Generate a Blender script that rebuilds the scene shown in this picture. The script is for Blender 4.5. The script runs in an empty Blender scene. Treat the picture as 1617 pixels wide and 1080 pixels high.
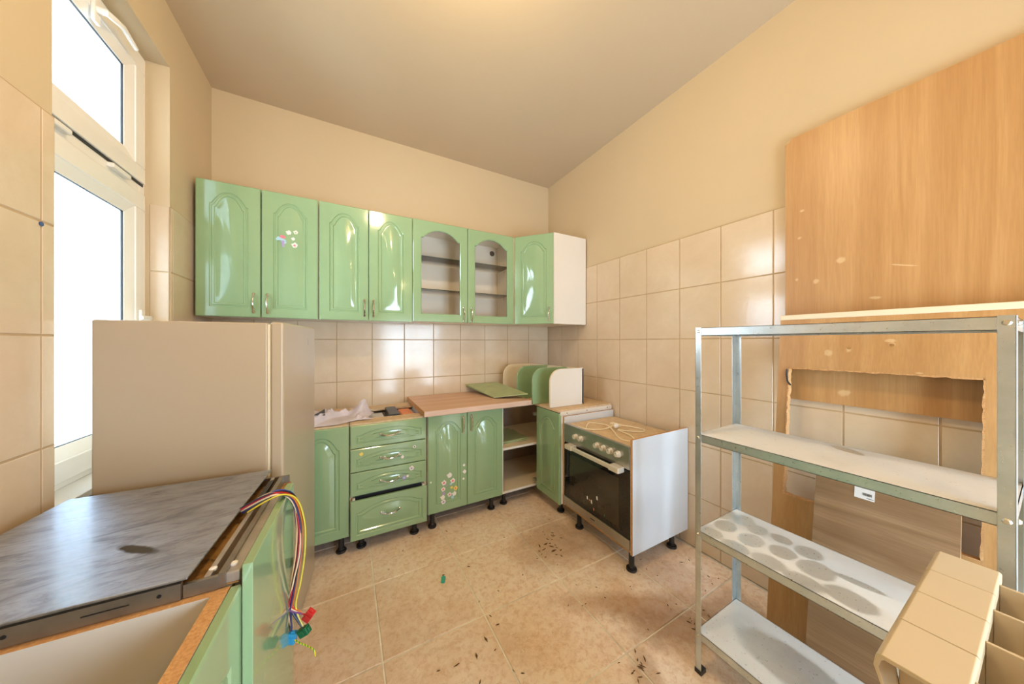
import bpy, bmesh, math, random
from mathutils import Matrix, Vector
random.seed(7)
R = math.radians
sc = bpy.context.scene
COL = sc.collection

# ------------------------------------------------------------------ camera
cam = bpy.data.cameras.new('camera'); cam_o = bpy.data.objects.new('camera', cam); COL.objects.link(cam_o)
cam.sensor_fit = 'HORIZONTAL'; cam.sensor_width = 36.0; cam.lens = 36.0 * 475.11 / 1617.0
cam.clip_start = 0.02
cam_o.location = (0, 0, 1.315)
cam_o.rotation_euler = (R(90), 0, R(-28.77))
sc.camera = cam_o
# ------------------------------------------------------------------ world, lamps, exposure
w = bpy.data.worlds.new('overcast_sky'); sc.world = w; w.use_nodes = True
bg = w.node_tree.nodes['Background']
bg.inputs[0].default_value = (0.68, 0.85, 1.0, 1); bg.inputs[1].default_value = 18.0
sc.view_settings.view_transform = 'Standard'; sc.view_settings.look = 'None'
sc.view_settings.exposure = 0.17; sc.view_settings.gamma = 1.0; sc.view_settings.use_curve_mapping = False
sc.cycles.max_bounces = 10; sc.cycles.diffuse_bounces = 6; sc.cycles.glossy_bounces = 5
sc.cycles.transparent_max_bounces = 12; sc.cycles.use_denoising = True
sc.cycles.sample_clamp_indirect = 6.0
def lamp(name, loc, watt, col, rad):
    l = bpy.data.lights.new(name, 'POINT'); l.energy = watt; l.color = col; l.shadow_soft_size = rad
    o = bpy.data.objects.new(name, l); COL.objects.link(o); o.location = loc
lamp('bulb', (0.62, -0.60, 2.30), 6, (1.0, 0.66, 0.32), 0.05)
lamp('bulb', (0.78, -0.55, 2.27), 6, (1.0, 0.66, 0.32), 0.05)
lamp('ceiling_bulb', (0.30, 0.85, 2.80), 37, (1.0, 0.76, 0.43), 0.07)
def portal(name, loc, rot, sx, sy):
    l = bpy.data.lights.new(name, 'AREA'); l.shape = 'RECTANGLE'; l.size = sx; l.size_y = sy
    l.cycles.is_portal = True
    o = bpy.data.objects.new(name, l); COL.objects.link(o); o.location = loc; o.rotation_euler = rot
portal('window_portal', (-1.10, 1.837, 1.755), (0, R(-90), 0), 1.92, 0.70)
portal('window_portal', (1.25, -1.47, .945), (R(90), 0, 0), 1.30, 1.59)

# ------------------------------------------------------------------ node helpers
class NT:
    def __init__(s, name):
        s.m = bpy.data.materials.new(name); s.m.use_nodes = True; s.t = s.m.node_tree
        s.b = s.t.nodes['Principled BSDF']; s.out = s.t.nodes['Material Output']
    def n(s, typ, **kw):
        x = s.t.nodes.new(typ)
        for k, v in kw.items():
            if k.startswith('i_'): x.inputs[k[2:].replace('_', ' ')].default_value = v
            else: setattr(x, k, v)
        return x
    def l(s, a, b): s.t.links.new(a, b)
    def pos(s):
        if not hasattr(s, '_p'): s._p = s.n('ShaderNodeNewGeometry').outputs['Position']
        return s._p
    def obj(s):
        if not hasattr(s, '_o'): s._o = s.n('ShaderNodeTexCoord').outputs['Object']
        return s._o
    def mapped(s, src, scale=(1, 1, 1), rot=(0, 0, 0), loc=(0, 0, 0)):
        x = s.n('ShaderNodeMapping'); x.inputs['Scale'].default_value = scale
        x.inputs['Rotation'].default_value = rot; x.inputs['Location'].default_value = loc
        s.l(src, x.inputs['Vector']); return x.outputs[0]
    def noise(s, vec, scale, detail=4, rough=.6, dist=0.0):
        x = s.n('ShaderNodeTexNoise'); x.inputs['Scale'].default_value = scale
        x.inputs['Detail'].default_value = detail; x.inputs['Roughness'].default_value = rough
        x.inputs['Distortion'].default_value = dist
        s.l(vec, x.inputs['Vector']); return x.outputs['Fac']
    def ramp(s, fac, stops):
        x = s.n('ShaderNodeValToRGB'); e = x.color_ramp.elements
        while len(e) < len(stops): e.new(0.5)
        for i, (p, c) in enumerate(stops):
            e[i].position = p; e[i].color = (c, c, c, 1) if not hasattr(c, '__len__') else (*c, 1)
        s.l(fac, x.inputs[0]); return x.outputs[0]
    def mix(s, fac, a, b, mode='MIX'):
        x = s.n('ShaderNodeMix'); x.data_type = 'RGBA'; x.blend_type = mode; x.clamp_factor = True
        for sock, v in ((x.inputs[0], fac), (x.inputs[6], a), (x.inputs[7], b)):
            if hasattr(v, 'links'): s.l(v, sock)
            elif hasattr(v, '__len__'): sock.default_value = (*v, 1) if len(v) == 3 else v
            else: sock.default_value = v
        return x.outputs[2]
    def math(s, op, a, b=None):
        x = s.n('ShaderNodeMath'); x.operation = op; x.use_clamp = False
        for i, v in enumerate((a, b)):
            if v is None: continue
            if hasattr(v, 'links'): s.l(v, x.inputs[i])
            else: x.inputs[i].default_value = v
        return x.outputs[0]
    def ellipse(s, cx, cy, rx, ry, ang, soft=.15, wob=None, src=None):
        v = s.n('ShaderNodeVectorMath'); v.operation = 'SUBTRACT'; s.l(src or s.pos(), v.inputs[0]); v.inputs[1].default_value = (cx, cy, 0)
        mp = s.mapped(v.outputs[0], (1, 1, 0), (0, 0, -ang)); mp2 = s.mapped(mp, (1 / rx, 1 / ry, 0))
        ln = s.n('ShaderNodeVectorMath'); ln.operation = 'LENGTH'; s.l(mp2, ln.inputs[0]); d = ln.outputs['Value']
        if wob is not None: d = s.math('ADD', d, wob)
        r = s.n('ShaderNodeMapRange'); s.l(d, r.inputs[0]); r.inputs[1].default_value = 1 - soft; r.inputs[2].default_value = 1 + soft
        r.inputs[3].default_value = 1; r.inputs[4].default_value = 0
        return r.outputs[0]
    def bump(s, h, strength=.2, dist=.002):
        x = s.n('ShaderNodeBump'); x.inputs['Strength'].default_value = strength; x.inputs['Distance'].default_value = dist
        s.l(h, x.inputs['Height']); s.l(x.outputs[0], s.b.inputs['Normal'])
    def set(s, **kw):
        names = dict(col='Base Color', rough='Roughness', metal='Metallic', coat='Coat Weight', croug='Coat Roughness', ior='IOR', trans='Transmission Weight', spec='Specular IOR Level', alpha='Alpha')
        for k, v in kw.items():
            sock = s.b.inputs[names[k]]
            if hasattr(v, 'links'): s.l(v, sock)
            elif hasattr(v, '__len__'): sock.default_value = (*v, 1)
            else: sock.default_value = v
        return s

def plain(name, col, rough=.5, metal=0.0, var=.06, scale=6.0, **kw):
    t = NT(name); f = t.noise(t.pos(), scale, 5)
    lo = tuple(c * (1 - var) for c in col); hi = tuple(min(1, c * (1 + var)) for c in col)
    t.set(col=t.ramp(f, [(.3, lo), (.7, hi)]), rough=rough, metal=metal, **kw); return t.m

M = {}
M['paint'] = plain('wall_paint', (.56, .45, .295), .85, 0, .02, 1.5)
M['ceiling_paint'] = plain('ceiling_paint', (.53, .425, .29), .9, 0, .02, 1.2)
M['grout'] = plain('grout', (.43, .31, .18), .9, 0, .12, 9)
M['floor_grout'] = plain('floor_grout', (.78, .70, .60), .9, 0, .40, 4)

def tile_mat():
    t = NT('wall_tile'); a = t.noise(t.pos(), 5, 6, .65, .6); b = t.noise(t.pos(), 60, 3, .6)
    c = t.ramp(a, [(.3, (.59, .465, .325)), (.55, (.63, .51, .37)), (.75, (.67, .56, .42))])
    c = t.mix(t.ramp(b, [(.45, 0), (.75, .35)]), c, (.62, .49, .35))
    oi = t.n('ShaderNodeObjectInfo').outputs['Random']
    c = t.mix(t.math('MULTIPLY', oi, .10), c, (.60, .47, .34))
    t.set(col=c, rough=.13, spec=.5); t.bump(t.noise(t.pos(), 55, 3, .6), .10, .003); return t.m
M['tile'] = tile_mat()

def floor_mat():
    t = NT('floor_tile'); p = t.pos()
    a = t.noise(p, 3.2, 8, .68, .5); b = t.noise(p, 34, 6, .75, .4); f = t.noise(p, 130, 2)
    c = t.ramp(a, [(.30, (.74, .54, .38)), (.48, (.86, .71, .57)), (.66, (.89, .79, .68))])
    c = t.mix(t.ramp(b, [(.46, 0), (.66, .68)]), c, (.60, .35, .19))
    c = t.mix(t.ramp(f, [(.50, 0), (.75, .45)]), c, (.88, .80, .70))
    oi = t.n('ShaderNodeObjectInfo').outputs['Random']; c = t.mix(t.math('MULTIPLY', oi, .15), c, (.55, .36, .22))
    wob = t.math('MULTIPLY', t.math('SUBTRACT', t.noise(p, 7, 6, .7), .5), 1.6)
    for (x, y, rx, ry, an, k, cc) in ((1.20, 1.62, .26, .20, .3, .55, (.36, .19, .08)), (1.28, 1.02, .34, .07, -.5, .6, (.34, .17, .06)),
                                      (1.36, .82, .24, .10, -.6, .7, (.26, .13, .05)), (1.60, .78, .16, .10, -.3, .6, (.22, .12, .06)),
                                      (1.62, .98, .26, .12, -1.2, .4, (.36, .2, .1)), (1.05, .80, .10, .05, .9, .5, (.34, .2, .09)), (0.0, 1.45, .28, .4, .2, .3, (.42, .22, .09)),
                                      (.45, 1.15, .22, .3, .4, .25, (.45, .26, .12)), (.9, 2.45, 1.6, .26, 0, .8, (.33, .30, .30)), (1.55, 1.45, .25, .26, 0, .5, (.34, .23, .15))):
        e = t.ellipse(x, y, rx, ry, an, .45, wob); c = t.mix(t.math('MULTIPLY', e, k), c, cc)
    t.set(col=c, rough=t.ramp(b, [(.3, .30), (.8, .5)]), spec=.45); t.bump(t.noise(p, 40, 5, .7), .12, .002); return t.m
M['floor_tile'] = floor_mat()

def lacquer(name, col, rough=.10):
    t = NT(name); f = t.noise(t.pos(), 3, 4); lo = tuple(c * .95 for c in col)
    t.set(col=t.ramp(f, [(.35, lo), (.65, col)]), rough=rough, spec=.55, coat=.35, croug=.06); return t.m
M['green'] = lacquer('green_lacquer', (.265, .405, .225))
M['green_flat'] = plain('green_board', (.36, .42, .21), .45, 0, .10, 8)
M['white'] = plain('white_melamine', (.70, .66, .60), .30, 0, .02, 4)
M['inner_cream'] = plain('cream_cabinet_inside', (.86, .78, .66), .4, 0, .02, 4)
M['cream'] = plain('cream_melamine', (.76, .65, .48), .35, 0, .03, 4)
M['fridge'] = plain('fridge_enamel', (.44, .355, .25), .28, 0, .015, 2)
M['pvc'] = plain('window_plastic', (.80, .78, .74), .28, 0, .02, 5)
M['gasket'] = plain('black_rubber', (.012, .012, .013), .5)
M['black_plastic'] = plain('black_plastic', (.012, .012, .014), .38)
M['chrome'] = plain('chrome', (.72, .72, .70), .14, 1.0, .03)
M['steel'] = plain('stainless_steel', (.46, .45, .43), .30, 1.0, .06, 30)
M['screw'] = plain('zinc_bolt', (.66, .62, .53), .28, 1.0)
M['satin'] = plain('satin_aluminium', (.78, .72, .62), .38, .45, .03)
M['panel_silver'] = plain('white_side_panel', (.62, .65, .69), .33, 0, .03, 3)
M['red'] = plain('red_plastic', (.55, .02, .02), .4); M['dkgreen'] = plain('dark_green_plastic', (.01, .13, .05), .4)
M['blue'] = plain('blue_plastic', (.03, .30, .60), .4); M['teal'] = plain('teal_eraser', (.05, .42, .32), .6)
M['blue_plug'] = plain('blue_wall_plug', (.05, .10, .25), .5)
M['cord'] = plain('ivory_cord', (.80, .70, .50), .45)
M['orange'] = plain('orange_plastic', (.72, .24, .10), .5)
M['paper'] = plain('paper_white', (.80, .79, .77), .6); M['ink'] = plain('label_ink', (.05, .05, .06), .6)
M['pink'] = plain('sticker_pink', (.75, .18, .24), .4); M['pale'] = plain('sticker_pale', (.76, .74, .68), .4)
M['yellow'] = plain('sticker_yellow', (.80, .62, .12), .4); M['lilac'] = plain('sticker_lilac', (.38, .28, .50), .4); M['sky'] = plain('sticker_blue', (.36, .58, .68), .4)
M['cloth'] = plain('lilac_rag', (.58, .52, .55), .85, 0, .10, 18)
M['radiator'] = plain('radiator_enamel', (.58, .47, .31), .35, 0, .02, 3)
M['rust'] = None

def wood(name, c1, c2, c3, axis, gs=1.0, rough=.45, chips=None):
    t = NT(name); st = [9.0 * gs] * 3; st[axis] = .55 * gs
    v = t.mapped(t.pos(), tuple(st)); a = t.noise(v, 2.6, 7, .62, .9)
    st2 = [120.0] * 3; st2[axis] = 5; b = t.noise(t.mapped(t.pos(), tuple(st2)), 1.6, 3)
    wv = t.n('ShaderNodeTexWave'); wv.wave_type = 'RINGS'; wv.inputs['Scale'].default_value = .75; wv.inputs['Distortion'].default_value = 7; wv.inputs['Detail'].default_value = 3
    t.l(t.mapped(t.pos(), tuple(x * .45 for x in st), loc=(3.1, 1.7, .6)), wv.inputs['Vector'])
    c = t.ramp(a, [(.28, c1), (.5, c2), (.72, c3)])
    c = t.mix(t.math('MULTIPLY', t.ramp(wv.outputs['Fac'], [(.45, 0), (.85, 1)]), .55), c, c1)
    c = t.mix(t.ramp(b, [(.40, .25), (.60, 0)]), c, tuple(x * .78 for x in c1))
    if chips:
        wob = t.math('MULTIPLY', t.math('SUBTRACT', t.noise(t.pos(), 60, 4), .5), 1.4)
        yz = t.n('ShaderNodeSeparateXYZ'); t.l(t.pos(), yz.inputs[0]); cb = t.n('ShaderNodeCombineXYZ')
        t.l(yz.outputs[1], cb.inputs[0]); t.l(yz.outputs[2], cb.inputs[1])
        for (y, z, ry, rz, an) in chips:
            c = t.mix(t.math('MULTIPLY', t.ellipse(y, z, ry, rz, an, .3, wob, cb.outputs[0]), .42), c, (.74, .56, .33))
    t.set(col=c, rough=rough, spec=.4); t.bump(b, .06, .001); return t.m
M['board'] = wood('honey_wood_board', (.40, .205, .07), (.48, .27, .105), (.53, .315, .135), 2, .55, .38,
                  [(.43, 1.283, .008, .010, 0), (.49, 1.268, .012, .012, .2), (.32, 1.32, .012, .006, 0), (.315, 1.305, .008, .006, 0), (.19, 1.375, .022, .010, 0),
                   (.55, 1.60, .010, .010, 0), (.47, 1.68, .014, .012, .4), (.37, 1.50, .016, .006, 0), (.60, 1.95, .008, .006, 0), (.61, 1.82, .007, .006, 0), (.30, 1.62, .03, .003, .3), (.62, 1.62, .006, .006, 0), (.25, 1.20, .008, .003, 0), (.46, 1.09, .018, .012, -.4)])
M['oak'] = wood('sonoma_oak', (.23, .13, .06), (.32, .195, .10), (.385, .25, .14), 1, .8, .5)
M['worktop'] = wood('beech_worktop', (.56, .33, .20), (.64, .41, .27), (.68, .46, .32), 0, .7, .45)
M['worktop_edge'] = wood('worktop_front_edge', (.56, .38, .28), (.64, .46, .36), (.68, .51, .41), 0, .7, .4)
def chip():
    t = NT('raw_chipboard'); a = t.noise(t.pos(), 140, 5, .8); b = t.noise(t.pos(), 14, 3)
    c = t.mix(t.ramp(b, [(.3, 0), (.75, .6)]), t.ramp(a, [(.3, (.30, .15, .055)), (.5, (.55, .31, .13)), (.7, (.68, .45, .22))]), (.44, .21, .07))
    t.set(col=c, rough=.85); t.bump(a, .3, .002); return t.m
M['chip'] = chip()
def tan_edge():
    return plain('tan_chipboard_top', (.60, .44, .27), .7, 0, .15, 30)
M['tan'] = tan_edge()
def rust():
    t = NT('greasy_metal_tray'); a = t.noise(t.pos(), 16, 6, .7); b = t.noise(t.pos(), 55, 4, .7)
    c = t.ramp(a, [(.30, (.10, .055, .02)), (.48, (.38, .20, .06)), (.70, (.50, .29, .10))]); c = t.mix(t.ramp(b, [(.55, 0), (.68, .85)]), c, (.05, .03, .015))
    t.set(col=c, rough=.45, metal=.15); return t.m
M['rust'] = rust()
M['dark_back'] = plain('brown_back_board', (.30, .22, .16), .6, 0, .1, 6)
M['hob_frame'] = plain('brushed_hob_frame', (.30, .27, .23), .38, .8, .15, 20)
M['hob_bracket'] = plain('grey_bracket', (.45, .41, .37), .4, .6, .12, 20)
def hob_glass():
    t = NT('dusty_black_glass')
    v = t.mapped(t.pos(), (3.0, 8, 3), (0, 0, R(-33))); a = t.noise(v, 1.7, 8, .68, 1.2)
    b = t.noise(t.mapped(t.pos(), (5, 18, 3), (0, 0, R(-28))), 4.0, 6, .7, .6)
    dust = t.math('MULTIPLY', t.ramp(a, [(.32, .42), (.48, .80), (.62, 1)]), t.ramp(b, [(.28, .62), (.5, 1)]))
    wob = t.math('MULTIPLY', t.math('SUBTRACT', t.noise(t.pos(), 26, 5), .5), .8)
    clean = t.ellipse(-.415, 1.005, .050, .012, R(-38), .2, wob)
    dust = t.math('MULTIPLY', dust, t.math('SUBTRACT', 1.0, clean))
    df = t.n('ShaderNodeBsdfDiffuse'); t.l(t.ramp(b, [(.35, (.13, .07, .025)), (.65, (.33, .20, .085))]), df.inputs['Color'])
    t.set(col=(.012, .012, .014), rough=t.ramp(dust, [(0, .03), (1, .20)]), spec=.75)
    gl = t.n('ShaderNodeBsdfGlossy'); gl.inputs['Color'].default_value = (.66, .77, .94, 1); gl.inputs['Roughness'].default_value = .46
    dm_ = t.n('ShaderNodeMixShader'); dm_.inputs[0].default_value = .72; t.l(df.outputs[0], dm_.inputs[1]); t.l(gl.outputs[0], dm_.inputs[2])
    mx = t.n('ShaderNodeMixShader'); t.l(t.math('MULTIPLY', dust, .8), mx.inputs[0])
    t.l(t.b.outputs[0], mx.inputs[1]); t.l(dm_.outputs[0], mx.inputs[2]); t.l(mx.outputs[0], t.out.inputs[0]); return t.m
M['hob_glass'] = hob_glass()
def oven_glass():
    return plain('black_oven_glass', (.008, .008, .008), .04, 0, .2, 8, spec=.6)
M['oven_glass'] = oven_glass()
M['oven_window'] = plain('smoked_oven_window', (.035, .028, .018), .07, 0, .3, 5, spec=.6)
def galv(name, marks=(), dust=.35):
    t = NT(name); a = t.noise(t.pos(), 9, 6, .65); f = t.noise(t.pos(), 90, 4)
    c = t.ramp(a, [(.3, (.50, .56, .58)), (.7, (.66, .71, .72))])
    t.b.inputs['Metallic'].default_value = .9
    if dust:
        wob = t.math('MULTIPLY', t.math('SUBTRACT', t.noise(t.pos(), 22, 4), .5), .35)
        d = t.ramp(a, [(.25, dust * .9), (.7, min(1, dust * 1.15))])
        for mk in marks:
            d = t.math('MULTIPLY', d, t.math('SUBTRACT', 1.0, t.math('MULTIPLY', t.ellipse(*mk, .12, wob), .72)))
        df = t.n('ShaderNodeBsdfDiffuse'); df.inputs['Color'].default_value = (.72, .71, .68, 1)
        mx = t.n('ShaderNodeMixShader'); t.l(d, mx.inputs[0]); t.l(t.b.outputs[0], mx.inputs[1]); t.l(df.outputs[0], mx.inputs[2]); t.l(mx.outputs[0], t.out.inputs[0])
    t.set(col=c, rough=t.ramp(f, [(.3, .26), (.7, .38)])); return t.m
M['zinc'] = galv('galvanised_post', (), 0)
M['zinc_top'] = galv('dusty_shelf_top', [(1.48, .345, .05, .022, 1.0)], .80)
M['zinc_mid'] = galv('dusty_shelf_with_ring_marks', [(1.351, .654, .048, .036, 0), (1.459, .638, .050, .036, 0), (1.253, .656, .036, .038, 0), (1.338, .562, .050, .036, 0), (1.245, .573, .034, .044, 0),
    (1.359, .475, .043, .036, 0), (1.258, .477, .040, .046, 0), (1.436, .429, .040, .038, 0), (1.352, .385, .052, .045, 0), (1.252, .386, .036, .050, 0), (1.444, .511, .03, .035, 0), (1.433, .579, .04, .03, 0),
    (1.285, .295, .045, .055, 0), (1.39, .30, .016, .055, .1), (1.44, .70, .05, .03, 0)], .85)
M['zinc_low'] = galv('dusty_low_shelf', [(1.38, .46, .09, .16, 0), (1.36, .16, .05, .06, .2)], .65)
def glass(name, dirty=0.0, tint=(1, 1, 1)):
    t = NT(name); t.t.nodes.remove(t.b)
    tr = t.n('ShaderNodeBsdfTransparent'); tr.inputs[0].default_value = (*tint, 1)
    gl = t.n('ShaderNodeBsdfGlossy'); gl.inputs['Roughness'].default_value = .02
    fr = t.n('ShaderNodeFresnel'); fr.inputs['IOR'].default_value = 1.45
    mx = t.n('ShaderNodeMixShader'); t.l(fr.outputs[0], mx.inputs[0]); t.l(tr.outputs[0], mx.inputs[1]); t.l(gl.outputs[0], mx.inputs[2]); o = mx.outputs[0]
    if dirty:
        tl = t.n('ShaderNodeBsdfTranslucent'); tl.inputs[0].default_value = (.80, .84, .86, 1)
        v = t.mapped(t.pos(), (4, 4, 1.6)); a = t.noise(v, 2.2, 8, .7, 1.5); m2 = t.n('ShaderNodeMixShader')
        t.l(t.ramp(a, [(.35, dirty * .3), (.7, dirty)]), m2.inputs[0]); t.l(o, m2.inputs[1]); t.l(tl.outputs[0], m2.inputs[2]); o = m2.outputs[0]
    t.l(o, t.out.inputs[0]); return t.m
M['glass'] = glass('clear_glass', 0, (1, 1, 1)); M['pane'] = glass('dusty_window_glass', .25)
M['glass_edge'] = plain('green_glass_edge', (.03, .07, .05), .15)
M['facade'] = plain('grey_outside_render', (.5, .5, .5), .9, 0, .1, 3)

# ------------------------------------------------------------------ mesh helpers
ID = Matrix.Identity(4)
WORLD = {}
class MB:
    def __init__(s, X=None): s.v, s.f, s.m, s.X = [], [], [], X
    def add(s, vs, fs, m=0):
        b = len(s.v); s.v += [tuple(s.X @ Vector(p)) if s.X else tuple(p) for p in vs]
        s.f += [tuple(b + i for i in f) for f in fs]; s.m += list(m) if hasattr(m, '__len__') else [m] * len(fs); return s
    def box(s, x0, x1, y0, y1, z0, z1, m=0, **sides):
        names = ('bottom', 'top', 'front', 'right', 'back', 'left')
        vs = [(x0, y0, z0), (x1, y0, z0), (x1, y1, z0), (x0, y1, z0), (x0, y0, z1), (x1, y0, z1), (x1, y1, z1), (x0, y1, z1)]
        fs = [(0, 3, 2, 1), (4, 5, 6, 7), (0, 1, 5, 4), (1, 2, 6, 5), (2, 3, 7, 6), (3, 0, 4, 7)]
        return s.add(vs, fs, [sides.get(n, m) for n in names])
    def prism(s, poly, axis, a, b, m=0, em=None):   # poly in the two other axes, in cyclic order
        n = len(poly); P = []
        for h in (a, b):
            for (p, q) in poly: P.append({0: (h, p, q), 1: (q, h, p), 2: (p, q, h)}[axis])
        fs = [tuple(range(n))[::-1], tuple(range(n, 2 * n))] + [(i, (i + 1) % n, n + (i + 1) % n, n + i) for i in range(n)]
        return s.add(P, fs, [m, m] + [em if em is not None else m] * n)
    def tube(s, pts, r, n=8, closed=False, m=0):
        pts = [Vector(p) for p in pts]; k = len(pts); rs = r if hasattr(r, '__len__') else [r] * k; vs, fs = [], []
        up = None
        for i, p in enumerate(pts):
            d = (pts[min(i + 1, k - 1)] - pts[max(i - 1, 0)]).normalized()
            if up is None: up = Vector((0, 0, 1)) if abs(d.z) < .9 else Vector((1, 0, 0))
            a = d.cross(up).normalized(); up = a.cross(d).normalized()
            for j in range(n):
                t = 2 * math.pi * j / n; vs.append(p + a * (math.cos(t) * rs[i]) + up * (math.sin(t) * rs[i]))
        for i in range(k - 1):
            for j in range(n): fs.append((i * n + j, i * n + (j + 1) % n, (i + 1) * n + (j + 1) % n, (i + 1) * n + j))
        fs += [tuple(range(n))[::-1], tuple(range((k - 1) * n, k * n))]
        return s.add(vs, fs, m)
    def lathe(s, prof, c, axis=2, n=16, m=0):       # prof = [(r, h)...] along the axis from c
        vs, fs = [], []
        for (r, h) in prof:
            for j in range(n):
                t = 2 * math.pi * j / n; p, q = r * math.cos(t), r * math.sin(t)
                o = {0: (h, p, q), 1: (q, h, p), 2: (p, q, h)}[axis]; vs.append(tuple(c[i] + o[i] for i in range(3)))
        k = len(prof)
        for i in range(k - 1):
            for j in range(n): fs.append((i * n + j, i * n + (j + 1) % n, (i + 1) * n + (j + 1) % n, (i + 1) * n + j))
        fs += [tuple(range(n))[::-1], tuple(range((k - 1) * n, k * n))]
        return s.add(vs, fs, m)
    def mesh(s, name, mats, smooth=35):
        me = bpy.data.meshes.new(name); me.from_pydata(s.v, [], s.f); me.update()
        for mt in (mats if isinstance(mats, (list, tuple)) else [mats]): me.materials.append(mt)
        me.polygons.foreach_set('material_index', s.m)
        bm = bmesh.new(); bm.from_mesh(me); bmesh.ops.recalc_face_normals(bm, faces=bm.faces); bm.to_mesh(me); bm.free()
        me.polygons.foreach_set('use_smooth', [True] * len(me.polygons)); me.set_sharp_from_angle(angle=R(smooth)); return me

def link(name, me, parent=None, X=ID, label=None, bevel=0, seg=2):
    o = bpy.data.objects.new(name, me); COL.objects.link(o); WORLD[o.name] = X
    if parent is not None:
        o.parent = parent; o.matrix_parent_inverse = WORLD[parent.name].inverted()
    o.matrix_basis = X
    if label: o['label'] = label
    if bevel:
        b = o.modifiers.new('bevel', 'BEVEL'); b.width = bevel; b.segments = seg; b.limit_method = 'ANGLE'; b.angle_limit = R(40); b.harden_normals = True
    return o
def part(name, mb, mats, parent=None, label=None, bevel=0, X=ID, seg=2, smooth=35):
    return link(name, mb.mesh(name, mats, smooth), parent, X, label, bevel, seg)
def tag(o, label, cat, group=None):
    o['label'] = label; o['category'] = cat
    if group: o['group'] = group
    return o
def thing(name, loc, label, cat, group=None):
    o = bpy.data.objects.new(name, None); COL.objects.link(o); o.empty_display_size = .05
    X = Matrix.Translation(loc); o.matrix_basis = X; WORLD[o.name] = X
    return tag(o, label, cat, group)
def struct(o): o['kind'] = 'structure'; return o

# ------------------------------------------------------------------ the room
XL, XR, YB, YN, ZC = -.792, 1.950, 2.722, -1.30, 3.015
WIN = (1.487, 2.187, .795, 2.716)       # y0, y1, z0, z1 of the opening in the left wall
TT = .006
struct(part('floor', MB().box(XL - .3, XR + .3, YN - .2, YB + .2, -.12, -.0035), M['floor_grout']))
struct(part('ceiling', MB().box(XL - .3, XR + .3, YN - .2, YB + .2, ZC, ZC + .12), M['ceiling_paint']))
struct(part('wall_far', MB().box(XL - .3, XR + .3, YB + TT, YB + .2, 0, ZC), M['paint']))
struct(part('wall_right', MB().box(XR + TT, XR + .2, YN, YB + TT, 0, ZC), M['paint']))
mb = MB(); a, b = XL - .28, XL
mb.box(a, b, YN, WIN[0], 0, ZC).box(a, b, WIN[1], YB + TT, 0, ZC).box(a, b, WIN[0], WIN[1], 0, WIN[2]).box(a, b, WIN[0], WIN[1], WIN[3], ZC)
struct(part('wall_left', mb, M['paint']))
mb = MB(); NW = (0.60, 1.90, .15, 1.74)
mb.box(XL, NW[0], YN - .16, YN, 0, ZC).box(NW[1], XR + TT, YN - .16, YN, 0, ZC).box(NW[0], NW[1], YN - .16, YN, 0, NW[2]).box(NW[0], NW[1], YN - .16, YN, NW[3], ZC)
struct(part('wall_near', mb, M['paint']))
mb = MB()
for (x0, x1, z0, z1) in ((NW[0], NW[1], NW[2], NW[2] + .06), (NW[0], NW[1], NW[3] - .06, NW[3]), (NW[0], NW[0] + .06, NW[2], NW[3]), (NW[1] - .06, NW[1], NW[2], NW[3]), (1.22, 1.28, NW[2], NW[3])):
    mb.box(x0, x1, YN - .10, YN - .05, z0, z1)
struct(part('window_2', mb, M['pvc']))

TILES = {}
def tile_mesh(w, h, mat, th, bev=.0022):
    k = (round(w, 4), round(h, 4), mat.name)
    if k not in TILES:
        a, b = w / 2, h / 2; c, d = a - bev, b - bev
        vs = [(-a, -b, 0), (a, -b, 0), (a, b, 0), (-a, b, 0), (-a, -b, th - bev), (a, -b, th - bev), (a, b, th - bev), (-a, b, th - bev), (-c, -d, th), (c, -d, th), (c, d, th), (-c, d, th)]
        fs = [(0, 3, 2, 1)] + [(i, (i + 1) % 4, 4 + (i + 1) % 4, 4 + i) for i in range(4)] + [(4 + i, 4 + (i + 1) % 4, 8 + (i + 1) % 4, 8 + i) for i in range(4)] + [(8, 9, 10, 11)]
        TILES[k] = MB().add(vs, fs).mesh('tile', mat, 20)
    return TILES[k]
G = .0042
def tiling(parent, us, vs, mat, th, frame):     # frame(u, v) -> matrix with +z out of the wall
    for i in range(len(us) - 1):
        for j in range(len(vs) - 1):
            w_, h_ = us[i + 1] - us[i] - G, vs[j + 1] - vs[j] - G
            if w_ < .004 or h_ < .004: continue
            link('tile', tile_mesh(w_, h_, mat, th), parent, frame((us[i] + us[i + 1]) / 2, (vs[j] + vs[j + 1]) / 2))
def cuts(a, b, ref, step):
    k0 = math.ceil((a - ref) / step + 1e-6); out = [a]; x = ref + k0 * step
    while x < b - 1e-6: out.append(x); x += step
    return out + [b]
OB = bpy.data.objects
ROWS = cuts(0, 2.005, 1.335, .335)
def basis(ux, uy, uz, o): return Matrix(((ux[0], uy[0], uz[0], o[0]), (ux[1], uy[1], uz[1], o[1]), (ux[2], uy[2], uz[2], o[2]), (0, 0, 0, 1)))
def plane_g(name, verts, parent): return part(name, MB().add(verts, [(0, 1, 2, 3)]), M['grout'], parent)
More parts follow.
